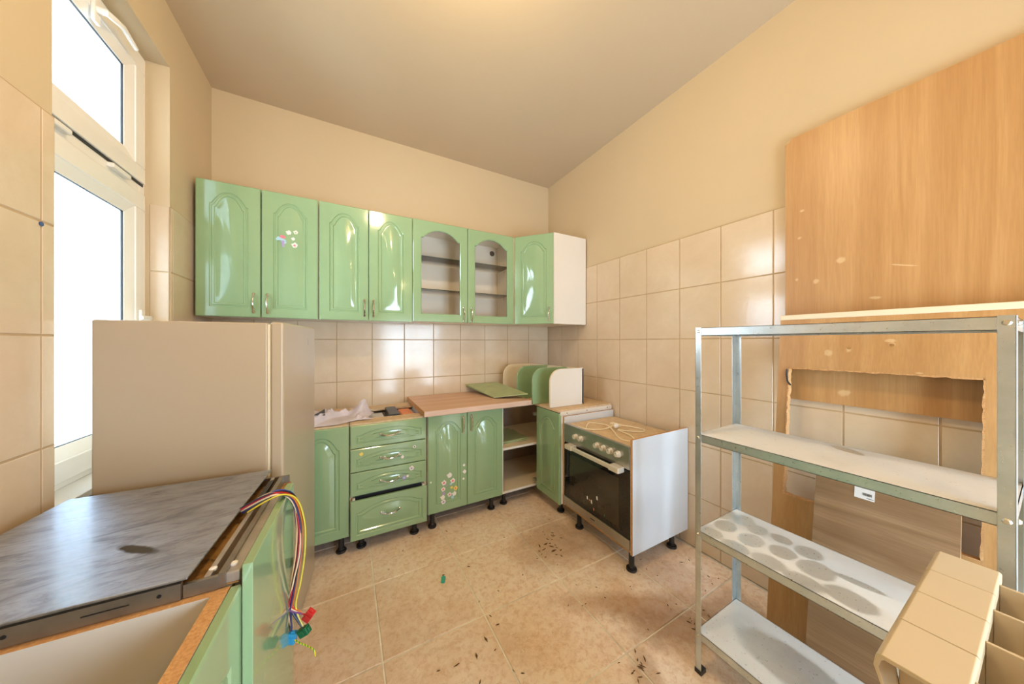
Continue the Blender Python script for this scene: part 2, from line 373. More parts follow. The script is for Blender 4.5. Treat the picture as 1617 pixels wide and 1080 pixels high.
# grout beds behind the tiles
part('grout', MB().box(XR + .0012, XR + TT + .002, -.35, YB + .004, 0, 2.005), M['grout'], OB['wall_right'])
part('grout', MB().box(XL, XR, YB + .0012, YB + TT + .002, 0, 1.67), M['grout'], OB['wall_far'])
tiling(OB['wall_right'], cuts(-.35, YB, 1.980, .252), ROWS, M['tile'], TT, lambda u, v: basis((0, -1, 0), (0, 0, 1), (-1, 0, 0), (XR + TT, u, v)))
tiling(OB['wall_far'], cuts(XL, XR, .183, .252), cuts(0, 1.67, 1.335, .335), M['tile'], TT, lambda u, v: basis((1, 0, 0), (0, 0, 1), (0, -1, 0), (u, YB + TT, v)))
part('grout', MB().box(XL - .001, XL + .0045, .2, WIN[0], 0, 2.005).box(XL - .001, XL + .0045, WIN[1], YB, 0, 2.005), M['grout'], OB['wall_left'])
fl = lambda u, v: basis((0, 1, 0), (0, 0, 1), (1, 0, 0), (XL, u, v))
tiling(OB['wall_left'], cuts(.2, WIN[0], 1.440, .252), ROWS, M['tile'], TT, fl)
tiling(OB['wall_left'], [WIN[1], 2.205, 2.457, YB], ROWS, M['tile'], TT, fl)
tiling(OB['wall_left'], [XL - .072, XL], ROWS[2:], M['tile'], .004, lambda u, v: basis((1, 0, 0), (0, 0, 1), (0, -1, 0), (u, WIN[1], v)))
G = .0062
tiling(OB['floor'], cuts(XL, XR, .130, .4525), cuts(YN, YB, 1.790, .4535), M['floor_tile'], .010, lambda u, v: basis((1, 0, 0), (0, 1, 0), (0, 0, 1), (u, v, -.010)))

# ------------------------------------------------------------------ window in the left wall
def ring(mb, x0, x1, y0, y1, z0, z1, w_, **k):
    return mb.box(x0, x1, y0, y1, z0, z0 + w_, **k).box(x0, x1, y0, y1, z1 - w_, z1, **k).box(x0, x1, y0, y0 + w_, z0 + w_, z1 - w_, **k).box(x0, x1, y1 - w_, y1, z0 + w_, z1 - w_, **k)
Y0, Y1, Z0, Z1 = WIN
mb = MB(); ring(mb, -.955, -.880, Y0, Y1, Z0 + .005, Z1, .045); mb.box(-.955, -.880, Y0 + .045, Y1 - .045, 2.035, 2.075)
win = struct(part('window_1', mb, M['pvc'], bevel=.003))
def sash(z0, z1, name):
    s = part(name, ring(MB(), -.950, -.868, Y0 + .022, Y1 - .022, z0, z1, .076), M['pvc'], win, bevel=.004)
    y0, y1 = Y0 + .098, Y1 - .098; a, b = z0 + .076, z1 - .076
    mb = MB()                                  # glazing bead sloping to the pane
    for (p, q) in (((y0, a), (y1, a)), ((y1, a), (y1, b)), ((y1, b), (y0, b)), ((y0, b), (y0, a))):
        (ya, za), (yb, zb) = p, q; cy, cz = (y0 + y1) / 2, (a + b) / 2
        ins = lambda y, z: (y + .045 * (1 if y < cy else -1), z + .045 * (1 if z < cz else -1))
        (yc, zc), (yd, zd) = ins(ya, za), ins(yb, zb)
        mb.add([(-.872, ya, za), (-.872, yb, zb), (-.886, yd, zd), (-.886, yc, zc), (-.92, ya, za), (-.92, yb, zb), (-.92, yd, zd), (-.92, yc, zc)],
               [(0, 1, 2, 3), (4, 7, 6, 5), (0, 4, 5, 1), (1, 5, 6, 2), (2, 6, 7, 3), (3, 7, 4, 0)])
    part('glazing_bead', mb, M['pvc'], s)
    part('gasket', ring(MB(), -.896, -.889, y0 + .041, y1 - .041, a + .041, b - .041, .006), M['gasket'], s, label='black rubber seal around the pane')
    part('pane', MB().box(-.902, -.898, y0 + .03, y1 - .03, a + .03, b - .03), M['pane'], s, label='dusty glass pane')
    return s
up = sash(2.085, Z1 - .022, 'upper_sash'); lo = sash(Z0 + .03, 2.030, 'lower_sash')
part('gap_shade', MB().box(-.882, -.8765, Y0 + .02, Y1 - .02, 2.074, 2.086), M['gasket'], win)  # black strip stands in for the shade in the gap between sash and frame
for (ya, yb) in ((1.565, 1.700), (1.915, 2.035)):
    part('hinge_cover', MB().box(-.882, -.858, ya, yb, 2.050, 2.071), M['pvc'], win, bevel=.006, seg=3)
part('wall_plug', MB().lathe([(.006, 0), (.007, .003), (.003, .004)], (XL + TT, 1.436, 1.661), 0, 10), M['blue_plug'], OB['wall_left'], label='dark blue wall plug in a tile joint')
h = part('handle', MB().box(-.868, -.856, 1.80, 1.835, 2.565, 2.665), M['pvc'], up, bevel=.004, label='white lever handle on the top rail')
mb = MB(); mb.tube([(-.858, 1.817, 2.617), (-.832, 1.817, 2.617), (-.826, 1.84, 2.620), (-.826, 1.90, 2.640), (-.828, 1.995, 2.628)], [.013, .013, .012, .010, .008], 10)
up_h = part('handle_lever', mb, M['pvc'], up)
mb = MB().box(-.868, -.856, 2.105, 2.135, 1.36, 1.47).tube([(-.858, 2.12, 1.43), (-.835, 2.12, 1.43), (-.828, 2.10, 1.43), (-.828, 2.03, 1.428)], [.011, .011, .010, .009], 10)
part('handle', mb, M['pvc'], lo, bevel=.003)
struct(part('trim_1', MB().box(-.885, XL + .004, Y0, Y1, Z0 - .02, Z0 + .004), M['pvc'], bevel=.003))

# ------------------------------------------------------------------ door leaves
def outline(W, H, m, rise, off, nb=8, ns=8, na=30):
    x0, x1, z0 = m + off, W - m - off, m + off; sh = H - m - rise - off; P, O = [], []
    for i in range(nb): t = i / nb; P.append((x0 + (x1 - x0) * t, z0)); O.append((W * t, 0))
    for i in range(ns): t = i / ns; P.append((x1, z0 + (sh - z0) * t)); O.append((W, H * t))
    for i in range(na):
        t = i / na; x = x1 + (x0 - x1) * t; q = abs(2 * t - 1) / .90
        z = sh + (rise * (1 - q ** 2.3) if q < 1 else 0); P.append((x, z)); O.append((W * (1 - t), H))
    for i in range(ns): t = i / ns; P.append((x0, sh + (z0 - sh) * t)); O.append((0, H * (1 - t)))
    return P, O
DOORS = {}
def door_mesh(W, H, m=.058, rise=.075, T=.018, hole=False, mats=None):
    k = (round(W, 3), round(H, 3), m, rise, hole)
    if k in DOORS: return DOORS[k]
    P0, O = outline(W, H, m, rise, 0); n = len(P0); e = .004
    clampO = [(min(max(x, e), W - e), min(max(z, e), H - e)) for x, z in O]
    loops = [[(x, T, z) for x, z in O], [(x, e * .8, z) for x, z in O], [(x, 0, z) for x, z in clampO]]
    lay = ((0, 0), (.005, .005), (.005, T)) if hole else ((0, 0), (.004, .005), (.009, .005), (.013, .0012), (.021, .0012), (.025, .0055), (.029, .0055), (.048, -.0008))
    for off, d in lay: loops.append([(x, d, z) for x, z in outline(W, H, m, rise * (1 - off * 2), off)[0]])
    vs = [p for lp in loops for p in lp]; fs = []
    for a in range(len(loops) - 1):
        for i in range(n): fs.append((a * n + i, a * n + (i + 1) % n, (a + 1) * n + (i + 1) % n, (a + 1) * n + i))
    L = len(loops) - 1
    if hole:
        for i in range(n): fs.append((L * n + i, L * n + (i + 1) % n, (i + 1) % n, i))
    else: fs += [tuple(range(L * n, L * n + n)), tuple(range(n))[::-1]]
    DOORS[k] = MB().add(vs, fs).mesh('door', M['green'], 25); return DOORS[k]
def handle_mesh(vertical=True, L=.112):
    k = ('h', vertical)
    if k not in DOORS:
        pts = []
        for i in range(13):
            t = i / 12; s_ = -L / 2 + L * t; d = -.003 - .024 * math.sin(math.pi * min(1, max(0, (t - .04) / .92))) ** .7
            pts.append((0, d, s_) if vertical else (s_, d, -.008 * math.sin(math.pi * t)))
        mb = MB().tube(pts, [.0055 if 0 < i < 12 else .0075 for i in range(13)], 8)
        for s_ in (-L / 2, L / 2): mb.lathe([(.008, 0), (.008, -.006), (.005, -.009)], (0, 0, s_) if vertical else (s_, 0, 0), 1, 10)
        DOORS[k] = mb.mesh('handle', M['chrome'], 40)
    return DOORS[k]
def leaf(parent, name, x, y, z, W, H, ang=0, handle=None, horiz=False, label=None, **kw):
    X = Matrix.Translation((x, y, z)) @ Matrix.Rotation(R(ang), 4, 'Z')
    d = link(name, door_mesh(W, H, **kw), parent, X, label)
    if handle: link('handle', handle_mesh(not horiz), d, X @ Matrix.Translation((handle[0], 0, handle[1])))
    return d, X
def carcass(parent, x0, x1, y0, y1, z0, z1, t=.016, top=True, name='carcass', mat=None, edge=None):
    mb = MB(); ed = dict(front=1, top=1)
    mb.box(x0, x0 + t, y0, y1, z0, z1, **ed).box(x1 - t, x1, y0, y1, z0, z1, **ed).box(x0 + t, x1 - t, y0, y1, z0, z0 + t, front=1).box(x0 + t, x1 - t, y1 - .004, y1, z0 + t, z1)
    if top: mb.box(x0 + t, x1 - t, y0, y1 - .004, z1 - t, z1, front=1)
    return part(name, mb, [mat or M['white'], edge or M['white']], parent)
def disc(mb, c, r, axis=1, n=10, h=.0012, jag=0):
    pts = []
    for i in range(n):
        t = 2 * math.pi * i / n; rr = r * (1 + jag * math.sin(3 * t + c[0] * 40)); pts.append((rr * math.cos(t), rr * math.sin(t)))
    return mb.prism([(c[2] + q, c[0] + p) for p, q in pts], 1, c[1] - h, c[1])

# ------------------------------------------------------------------ wall cabinets
ZU0, ZU1, YF = 1.468, 2.270, 2.400
GW = 'green wall cabinets along the far wall'
A = thing('wall_cabinet', (-.47, 2.715, ZU0), 'green arched two-door wall cabinet at the left end above the fridge, with stickers', 'cabinet', GW)
carcass(A, -.768, -.170, YF + .019, 2.715, ZU0 + .002, ZU1 - .002)
leaf(A, 'door', -.767, YF, ZU0, .2945, .800, handle=(.262, .088))
d2, X2 = leaf(A, 'door', -.467, YF, ZU0, .296, .800, handle=(.030, .088))
B = thing('wall_cabinet', (.14, 2.715, ZU0), 'green arched two-door wall cabinet between the stickered cabinet and the glass-fronted one', 'cabinet', GW)
carcass(B, -.166, .443, YF + .019, 2.715, ZU0 + .002, ZU1 - .002)
leaf(B, 'door', -.163, YF, ZU0, .300, .800, handle=(.274, .090))
leaf(B, 'door', .141, YF, ZU0, .301, .800, handle=(.028, .090))
Cc = thing('wall_cabinet', (.89, 2.715, ZU0), 'green wall cabinet with two arched glass doors and glass shelves inside', 'cabinet', GW)
ZC0 = 1.476
carcass(Cc, .446, 1.337, YF + .019, 2.715, ZC0 + .002, ZU1 - .002, mat=M['inner_cream'])
for (x, wd, hx) in ((.447, .444, .410), (.896, .440, .030)):
    d, X = leaf(Cc, 'door', x, YF, ZC0, wd, .795, handle=(hx, .068), hole=True, m=.060, rise=.070)
    part('glass_pane', MB().box(.05, wd - .05, .009, .012, .05, .745), M['glass'], d, X=X)
for z in (2.006, 1.744):
    part('glass_shelf', MB().box(.464, 1.319, YF + .045, 2.70, z - .005, z, front=1), [M['glass'], M['glass_edge']], Cc)
part('cable_hole', MB().lathe([(.026, 0), (.026, -.002)], (1.262, 2.7105, 2.19), 1, 14), M['gasket'], Cc)
for z in (2.0, 1.738): part('shelf_pin', MB().tube([(1.3215, 2.56, z - .012), (1.309, 2.56, z - .012)], .005, 8), M['screw'], Cc)
D = thing('wall_cabinet', (1.65, 2.715, ZC0), 'green diagonal-door corner wall cabinet with a plain white end panel', 'cabinet', GW)
ang = math.degrees(math.atan2(-.282, .236)); nx, ny = .767, .642
poly = [(1.340 + nx * .019, 2.400 + ny * .019), (1.576 + nx * .019, 2.121 + ny * .019), (1.592, 2.134), (1.942, 2.134), (1.942, 2.716), (1.340, 2.716), (1.340, 2.42)]
part('carcass', MB().prism(poly, 2, ZC0 + .002, ZU1 - .002), M['cream'], D)
part('side_panel', MB().box(1.580, 1.942, 2.116, 2.134, ZC0 - .002, ZU1), M['white'], D, bevel=.001, label='plain white end panel')
leaf(D, 'door', 1.343, 2.398, ZC0, .358, .793, ang=ang, handle=(.325, .085))
# stickers on the second door
def sticker(parent, shapes):
    mats = [M[c] for c in dict.fromkeys(s[3] for s in shapes)]; keys = list(dict.fromkeys(s[3] for s in shapes)); mb = MB()
    for (x, y, z, c, r, n, h) in shapes:
        pts = [(z + r * math.sin(2 * math.pi * i / n) * (1 + .25 * math.cos(3 * i)), x + r * math.cos(2 * math.pi * i / n) * (1 + .25 * math.sin(2 * i))) for i in range(n)]
        mb.prism(pts, 1, y - h, y + .001, m=keys.index(c))
    return part('sticker', mb, mats, parent)
ys = YF - .0006
for (x, z, c, c2, r) in ((-.329, 2.021, 'pale', None, .014), (-.292, 2.029, 'pale', 'green_flat', .012), (-.306, 1.984, 'pale', None, .010), (-.298, 1.944, 'pale', 'pink', .016)):
    sh = [(x, ys, z, c, r, 9, .0014)]
    if c2: sh.append((x, ys, z - .002, c2, r * .45, 7, .0019))
    sticker(d2, sh)
mb = MB().prism([(1.990, -.385), (1.972, -.345), (1.952, -.340), (1.945, -.352), (1.925, -.353), (1.925, -.363), (1.950, -.365), (1.968, -.372), (1.962, -.392), (1.972, -.397)], 1, ys - .0014, ys + .001, m=0)
mb.prism([(1.965, -.351), (1.965, -.368), (1.925, -.363), (1.925, -.354)], 1, ys - .0018, ys, m=1)
mb.prism([(1.985, -.345), (1.998, -.350), (1.998, -.372), (1.985, -.376), (1.978, -.360)], 1, ys - .0019, ys, m=2)
part('sticker', mb, [M['sky'], M['lilac'], M['pink']], d2, label='blue and pink cut-out sticker')

# ------------------------------------------------------------------ base cabinets
FOOT = None
def foot(parent, x, y, z=.10):
    global FOOT
    if FOOT is None:
        FOOT = MB().lathe([(.016, .10), (.016, .028), (.019, .026), (.019, .016), (.029, .014), (.030, .004), (.027, 0)], (0, 0, 0), 2, 16).mesh('foot', M['black_plastic'], 40)
    return link('foot', FOOT, parent, Matrix.Translation((x, y, 0)) @ Matrix.Scale(z / .10, 4, (0, 0, 1)))
YD = 2.122
ZB = .100
GB = 'green base cabinets along the far wall'
b1 = thing('base_cabinet', (-.15, 2.70, 0), 'green single-door base cabinet half hidden behind the fridge', 'cabinet', GB)
carcass(b1, -.290, .012, YD + .019, 2.70, ZB + .002, .798, edge=M['tan'], top=False)
for q in ((YD + .019, YD + .10), (2.60, 2.69)): part('top_rail', MB().box(-.274, -.004, *q, .782, .798), M['tan'], b1)
leaf(b1, 'door', -.288, YD, ZB + .006, .300, .683, rise=.085, m=.052)
for p in ((-.03, 2.170), (-.26, 2.17), (-.03, 2.62), (-.26, 2.62)): foot(b1, *p)
b2 = thing('drawer_cabinet', (.25, 2.70, 0), 'green four-drawer base cabinet without a worktop, lowest drawer pulled out a little', 'cabinet', GB)
carcass(b2, .016, .488, YD + .019, 2.70, ZB + .002, .798, edge=M['tan'], top=False)
for q in ((YD + .019, YD + .135), (2.55, 2.69)): part('top_rail', MB().box(.032, .472, *q, .782, .7975), M['tan'], b2)
part('drawer_box', MB().box(.040, .464, YD + .02, 2.60, .66, .672).box(.040, .052, YD + .02, 2.60, .67, .76).box(.452, .464, YD + .02, 2.60, .67, .76).box(.052, .452, 2.588, 2.60, .67, .76), M['white'], b2)
def drawer(z, H, dy, rise, zh):
    return leaf(b2, 'drawer_front', .019, YD - dy, z, .463, H, handle=(.230, zh), horiz=True, rise=rise, m=.030)[0]
dr1 = drawer(.645, .143, 0, .034, .072); dr2 = drawer(.497, .143, 0, .034, .070); dr3 = drawer(.347, .145, 0, .034, .070)
dr4 = drawer(.085, .244, .030, .045, .140)
for q in ((.030, .046), (.455, .471)): part('drawer_side', MB().box(*q, YD - .012, YD + .40, .17, .335), M['white'], b2)
part('drawer_gap_shade', MB().box(.046, .455, YD + .014, YD + .022, .30, .352), M['black_plastic'], b2, label='black strip standing in for the shade in the gap above the pulled drawer')  # shade inside the drawer gap, drawn as a solid black strip
for p in ((.083, 2.165), (.409, 2.145), (.07, 2.62), (.43, 2.62)): foot(b2, *p)
b3 = thing('base_cabinet', (.79, 2.70, 0), 'green two-door base cabinet under the wooden worktop, left door covered in small stickers', 'cabinet', GB)
carcass(b3, .494, 1.080, YD + .019, 2.70, ZB + .002, .803, edge=M['white'])
d31, _ = leaf(b3, 'door', .496, YD, ZB + .004, .289, .690, handle=(.256, .602), rise=.062, m=.050)
leaf(b3, 'door', .789, YD, ZB + .004, .291, .690, handle=(.028, .605), rise=.062, m=.050)
for p in ((.533, 2.150), (1.000, 2.165), (.533, 2.62), (1.00, 2.62)): foot(b3, *p)
yd = YD - .0006
for (x, z, c, c2, r) in ((.609, .307, 'pale', 'pink', .017), (.650, .352, 'pale', None, .018), (.674, .308, 'pale', 'pink', .017), (.604, .262, 'pale', 'pink', .015), (.606, .232, 'lilac', None, .011), (.695, .250, 'yellow', 'orange', .015),
                         (.665, .262, 'yellow', None, .009), (.600, .205, 'pale', None, .016), (.650, .214, 'pale', 'pink', .015), (.685, .212, 'pale', None, .015), (.605, .172, 'pale', 'lilac', .016), (.672, .190, 'sky', None, .011), (.660, .288, 'sky', None, .009), (.628, .284, 'lilac', None, .006)):
    sh = [(x, yd, z, c, r, 9, .0016)]
    if c2: sh.append((x, yd, z, c2, r * .5, 7, .0022))
    sticker(d31, sh)
for (x, z, r) in ((.764, .356, .013), (.760, .405, .009), (.756, .305, .008), (.516, .330, .006)): sticker(d31, [(x, YD - .0002, z, 'pale', r, 8, .0012)])
for (dr, x, z, c, c2, r) in ((dr2, .405, .600, 'pale', 'ink', .010), (dr2, .327, .545, 'pale', None, .010), (dr2, .215, .560, 'pale', None, .011), (dr2, .080, .607, 'yellow', None, .011), (dr3, .386, .457, 'pale', 'lilac', .015), (dr3, .338, .404, 'lilac', 'sky', .014), (dr3, .360, .41, 'pale', None, .008)):
    sh = [(x, YD - .0006, z, c, r, 9, .0014)]
    if c2: sh.append((x, YD - .0006, z, c2, r * .5, 7, .0019))
    sticker(dr, sh)
wt = part('worktop', MB().box(.458, 1.318, 2.066, 2.714, .8045, .843, front=1, left=2, right=2), [M['worktop'], M['worktop_edge'], M['chip']], bevel=.003)
tag(wt, 'short beech-look worktop lying loose on the stickered two-door base cabinet', 'worktop')

# corner base cabinet (L shaped)
b4 = thing('corner_cabinet', (1.60, 2.30, 0), 'open L-shaped corner base cabinet with one green door left beside the oven', 'cabinet', GB)
L6 = [(1.084, 2.140), (1.412, 2.140), (1.412, 1.812), (1.940, 1.812), (1.940, 2.712), (1.084, 2.712)]
for z, nm in ((ZB, 'bottom_panel'), (.447, 'inner_shelf')):
    part(nm, MB().prism(L6, 2, z, z + .018, em=1), [M['cream'], M['white']], b4)
for q in ((1.090, 1.928, 2.700, 2.710), (1.930, 1.938, 1.83, 2.70)): part('back_panel', MB().box(*q, ZB + .02, .784), M['dark_back'], b4, label='brown back board inside')
part('side_panel', MB().box(1.084, 1.096, 2.142, 2.700, ZB + .018, .785), M['white'], b4)
part('side_panel', MB().box(1.408, 1.935, 1.800, 1.816, ZB - .002, .790, left=1, top=1), [M['white'], M['tan']], b4)
for q in ((1.096, 1.384, 2.140, 2.158), (1.10, 1.93, 2.62, 2.70)): part('top_rail', MB().box(*q, .785, .8025), M['cream'], b4)
part('top_board', MB().prism([(1.386, 1.804), (1.936, 1.804), (1.936, 2.45), (1.386, 2.45)], 2, .785, .803, em=1), [M['tan'], M['tan']], b4, bevel=.002)
part('edge_strip', MB().box(1.400, 1.925, 1.795, 1.8035, .762, .792), M['white'], b4, bevel=.006, label='white strip with screw holes on the top edge')
for x in (1.46, 1.66, 1.88): part('screw_hole', MB().lathe([(.0045, 0), (.0045, -.001)], (x, 1.7955, .777), 1, 8), M['black_plastic'], b4)
leaf(b4, 'door', 1.390, 2.108, ZB - .006, .308, .685, ang=-90, rise=.07, m=.052)
for q in (.150, .700): part('hinge', MB().box(1.372, 1.40, 2.112, 2.135, q, q + .024), M['screw'], b4)
for p in ((1.120, 2.184), (1.460, 1.870), (1.12, 2.62), (1.88, 2.62), (1.88, 1.87)): foot(b4, *p)

# rounded end-shelf unit on top of the corner cabinet
es = thing('end_shelf_unit', (1.6, 2.3, .803), 'small open shelf unit of rounded cream, green and white panels lying on the corner cabinet', 'shelf')
def rounded(x0, x1, y, t, z0, z1, r=.10, n=9):
    pts = [(z0, x0), (z0, x1), (z1, x1), (z1, x0 + r)] + [(z1 - r + r * math.cos(i / n * math.pi / 2), x0 + r - r * math.sin(i / n * math.pi / 2)) for i in range(1, n + 1)]
    return MB().prism(pts, 1, y, y + t, em=1)
part('rounded_panel', rounded(1.376, 1.714, 1.892, .018, .805, 1.103), [M['white'], M['cream']], es, bevel=.0015, label='white end panel')
part('rounded_panel', rounded(1.329, 1.680, 2.070, .016, .805, 1.100), [M['green'], M['green']], es, bevel=.002)
part('rounded_panel', rounded(1.334, 1.660, 2.330, .016, .805, 1.100), [M['green'], M['green']], es, bevel=.002)
part('rounded_panel', rounded(1.336, 1.650, 2.600, .016, .845, 1.096), [M['cream'], M['cream']], es, bevel=.002, label='cream end panel')
part('back_board', MB().prism([(1.698, 1.892), (1.714, 1.892), (1.650, 2.616), (1.634, 2.616)], 2, .805, 1.096), M['cream'], es)

# green boards on the worktop
def slab(mb, q, t, m=0):
    q = [Vector(p) for p in q]; n = len(q); vs = q + [p - Vector((0, 0, t)) for p in q]
    fs = [tuple(range(n)), tuple(range(n, 2 * n))[::-1]] + [(i, n + i, n + (i + 1) % n, (i + 1) % n) for i in range(n)]
    return mb.add(vs, fs, m)
def torn(FL, FR, BR, BL, t, jag=.006, n=16):
    FL, FR, BR, BL = map(Vector, (FL, FR, BR, BL)); q = []
    for i in range(n + 1):
        p = FL.lerp(FR, i / n); d = (BL - FL).normalized(); q.append(p + d * (random.random() * jag * (1 if 0 < i < n else 0)))
    return slab(MB(), q + [BR, BL], t)
gs = part('green_sheet', torn((1.075, 2.262, .857), (1.312, 2.120, .888), (1.312, 2.700, .918), (.985, 2.700, .915), .006), M['green_flat'])
tag(gs, 'ragged-edged green sheet lying on top of the worktop against the tiles', 'board')
gs = part('green_sheet', torn((1.085, 2.290, .848), (1.305, 2.170, .879), (1.305, 2.702, .904), (.990, 2.702, .902), .005, .003), M['green_flat'])
tag(gs, 'second green sheet just showing beneath the ragged sheet on the worktop', 'board')
for k, (x, y, a_, lab) in enumerate(((1.25, 2.40, 8, 'green board offcut at the bottom of the pile inside the corner cabinet'), (1.262, 2.39, -6, 'green board offcut in the middle of the pile inside the corner cabinet'), (1.255, 2.40, 4, 'green board offcut on top of the pile inside the corner cabinet'))):
    X = Matrix.Translation((x, y, .4652 + .006 * k)) @ Matrix.Rotation(R(a_), 4, 'Z')
    o = part('board_offcut', MB(X).box(-.125, .125, -.165, .165, 0, .0055), M['green_flat']); tag(o, lab, 'board', 'green offcuts in the corner cabinet')

# things on and in the drawer cabinet
def rag():
    nx_, ny_ = 90, 44; vs, fs = [], []; rnd = random.Random(5)
    folds = [(rnd.uniform(-1, 1) * .5 + .45, rnd.uniform(0, 1), rnd.uniform(0, 1), rnd.uniform(.035, .075), rnd.uniform(.010, .026)) for _ in range(16)]
    for j in range(ny_ + 1):
        for i in range(nx_ + 1):
            s, t = i / nx_, j / ny_
            x = -.255 + .405 * s + .02 * math.sin(7 * t + 3 * s); y = 2.132 + .24 * t + .095 * s + .012 * math.sin(11 * s + 2 * t)
            z = .008
            for (an, cs, ct, wd, hh) in folds:
                d = (s - cs) * math.sin(an) * 1.6 - (t - ct) * math.cos(an); z += hh * max(0, 1 - abs(d) / wd) ** 1.3
            z += .085 * math.exp(-((s - .86) / .09) ** 2 - ((t - .60) / .22) ** 2) + .03 * math.exp(-((s - .30) / .2) ** 2 - ((t - .6) / .3) ** 2)
            z *= min(1, 7 * min(s + .02, 1 - s + .02), 7 * min(t + .02, 1 - t + .02))
            vs.append((x, y, .800 + max(z, .001)))
    for j in range(ny_):
        for i in range(nx_): a_ = j * (nx_ + 1) + i; fs.append((a_, a_ + 1, a_ + nx_ + 2, a_ + nx_ + 1))
    o = part('rag', MB().add(vs, fs), M['cloth'], smooth=50); s_ = o.modifiers.new('thickness', 'SOLIDIFY'); s_.thickness = .003; s_.offset = 1; return o
rg = tag(rag(), 'crumpled pale lilac rag bag lying on the open top of the drawer cabinet', 'rag')
part('dark_print', MB().add([(-.175, 2.215, .866), (-.125, 2.300, .880), (-.120, 2.225, .856), (-.175, 2.215, .862), (-.125, 2.300, .876), (-.120, 2.225, .852)], [(0, 2, 1), (3, 4, 5), (0, 1, 4, 3), (1, 2, 5, 4), (2, 0, 3, 5)]), M['ink'], rg)
o = part('black_tray', MB().box(.262, .335, 2.262, 2.545, .6725, .806), M['black_plastic'], bevel=.004); tag(o, 'upright black plastic tray in the open top drawer', 'tray')
o = part('orange_pack', MB().box(.345, .445, 2.30, 2.53, .6725, .785), M['orange'], bevel=.02, seg=4); tag(o, 'soft orange pack inside the open top drawer', 'pack')
o = part('pale_box', MB().box(.10, .24, 2.28, 2.52, .6725, .770), M['panel_silver'], bevel=.004); tag(o, 'pale grey box inside the open top drawer beside the black tray', 'box')

# ------------------------------------------------------------------ oven and its housing
oh = thing('oven_cabinet', (1.68, 1.48, 0), 'low white oven housing with bare chipboard edges standing on black feet', 'cabinet')
part('side_panel', MB().box(1.420, 1.945, 1.166, 1.182, .098, .757, left=1, bottom=1, top=1), [M['panel_silver'], M['chip']], oh)
part('side_panel', MB().box(1.424, 1.935, 1.7810, 1.7955, .098, .757, left=1, top=1), [M['panel_silver'], M['chip']], oh)
part('bottom_panel', MB().box(1.43, 1.945, 1.182, 1.781, .098, .114, left=1), [M['white'], M['chip']], oh)
for p in ((1.440, 1.190), (1.445, 1.640), (1.828, 1.200), (1.83, 1.74)): foot(oh, *p, z=.098)
ov = thing('built_in_oven', (1.68, 1.48, .115), 'black glass built-in oven with stainless control panel and six knobs', 'oven')
part('body', MB().box(1.440, 1.925, 1.190, 1.774, .116, .704, top=1), [M['steel'], M['tan']], ov, label='oven body with a dusty tan top')
part('control_panel', MB().box(1.418, 1.442, 1.186, 1.778, .578, .712), M['steel'], ov, bevel=.003)
for y in (1.643, 1.590, 1.438, 1.382, 1.325, 1.266):
    kn = part('knob', MB().lathe([(.020, 0), (.020, -.004), (.0165, -.006), (.0155, -.024), (.013, -.026)], (1.418, y, .648), 0, 18), M['satin'], ov)
    part('knob_mark', MB().box(1.3915, 1.3925, y - .0012, y + .0012, .652, .662), M['ink'], kn)
dm = MB().box(1.420, 1.440, 1.186, 1.778, .178, .572)
od = part('oven_door', dm, M['oven_glass'], ov, bevel=.002)
part('oven_window', MB().box(1.4188, 1.4205, 1.262, 1.715, .212, .505), M['oven_window'], od, label='smoked window of the oven door')
mb = MB(); mb.box(1.372, 1.388, 1.225, 1.708, .556, .582); hd = part('door_handle', mb, M['satin'], od, bevel=.004)
part('handle_end', MB().box(1.366, 1.420, 1.222, 1.300, .553, .586), M['satin'], od, bevel=.005); part('handle_end', MB().box(1.366, 1.420, 1.640, 1.710, .553, .586), M['satin'], od, bevel=.005)
part('bottom_trim', MB().box(1.418, 1.442, 1.186, 1.778, .117, .176), M['steel'], ov, bevel=.002)
part('brand_plate', MB().box(1.4172, 1.4185, 1.462, 1.502, .143, .150), M['ink'], ov)
for (y, z, r, c) in ((1.529, .268, .011, 'pale'), (1.508, .262, .006, 'orange'), (1.490, .258, .012, 'pale'), (1.440, .305, .012, 'pale'), (1.470, .218, .008, 'orange'), (1.375, .226, .008, 'dkgreen')):
    part('glass_fleck', MB().prism([(y - r * .4, z - r), (y + r * .5, z - r * .8), (y + r * .6, z + r * .9), (y - r * .2, z + r)], 0, 1.4178, 1.4192), M[c], od)  # small flat coloured flecks on the oven glass
# power cord
def spline(pts, n=8):
    P = [Vector(p) for p in pts]; out = []
    for i in range(len(P) - 1):
        p0, p1, p2, p3 = P[max(i - 1, 0)], P[i], P[i + 1], P[min(i + 2, len(P) - 1)]
        for k in range(n):
            t = k / n; out.append(.5 * ((2 * p1) + (-p0 + p2) * t + (2 * p0 - 5 * p1 + 4 * p2 - p3) * t * t + (-p0 + 3 * p1 - 3 * p2 + p3) * t ** 3))
    return out + [P[-1]]
zc = .7085
pc = thing('power_cord', (1.56, 1.45, .704), 'ivory power cord looped on top of the oven, with a white plug', 'cord')
path = [(1.47, 1.60, zc), (1.60, 1.70, zc), (1.66, 1.60, zc), (1.60, 1.48, zc + .004), (1.52, 1.36, zc), (1.50, 1.29, zc), (1.55, 1.26, zc), (1.60, 1.33, zc + .006), (1.62, 1.45, zc + .008), (1.66, 1.42, zc + .004), (1.74, 1.36, zc), (1.79, 1.37, zc), (1.80, 1.43, zc), (1.74, 1.52, zc + .006), (1.66, 1.53, zc + .010), (1.55, 1.52, zc + .004), (1.47, 1.58, zc), (1.45, 1.66, zc)]
part('cable', MB().tube(spline(path), .0042, 8), M['cord'], pc)
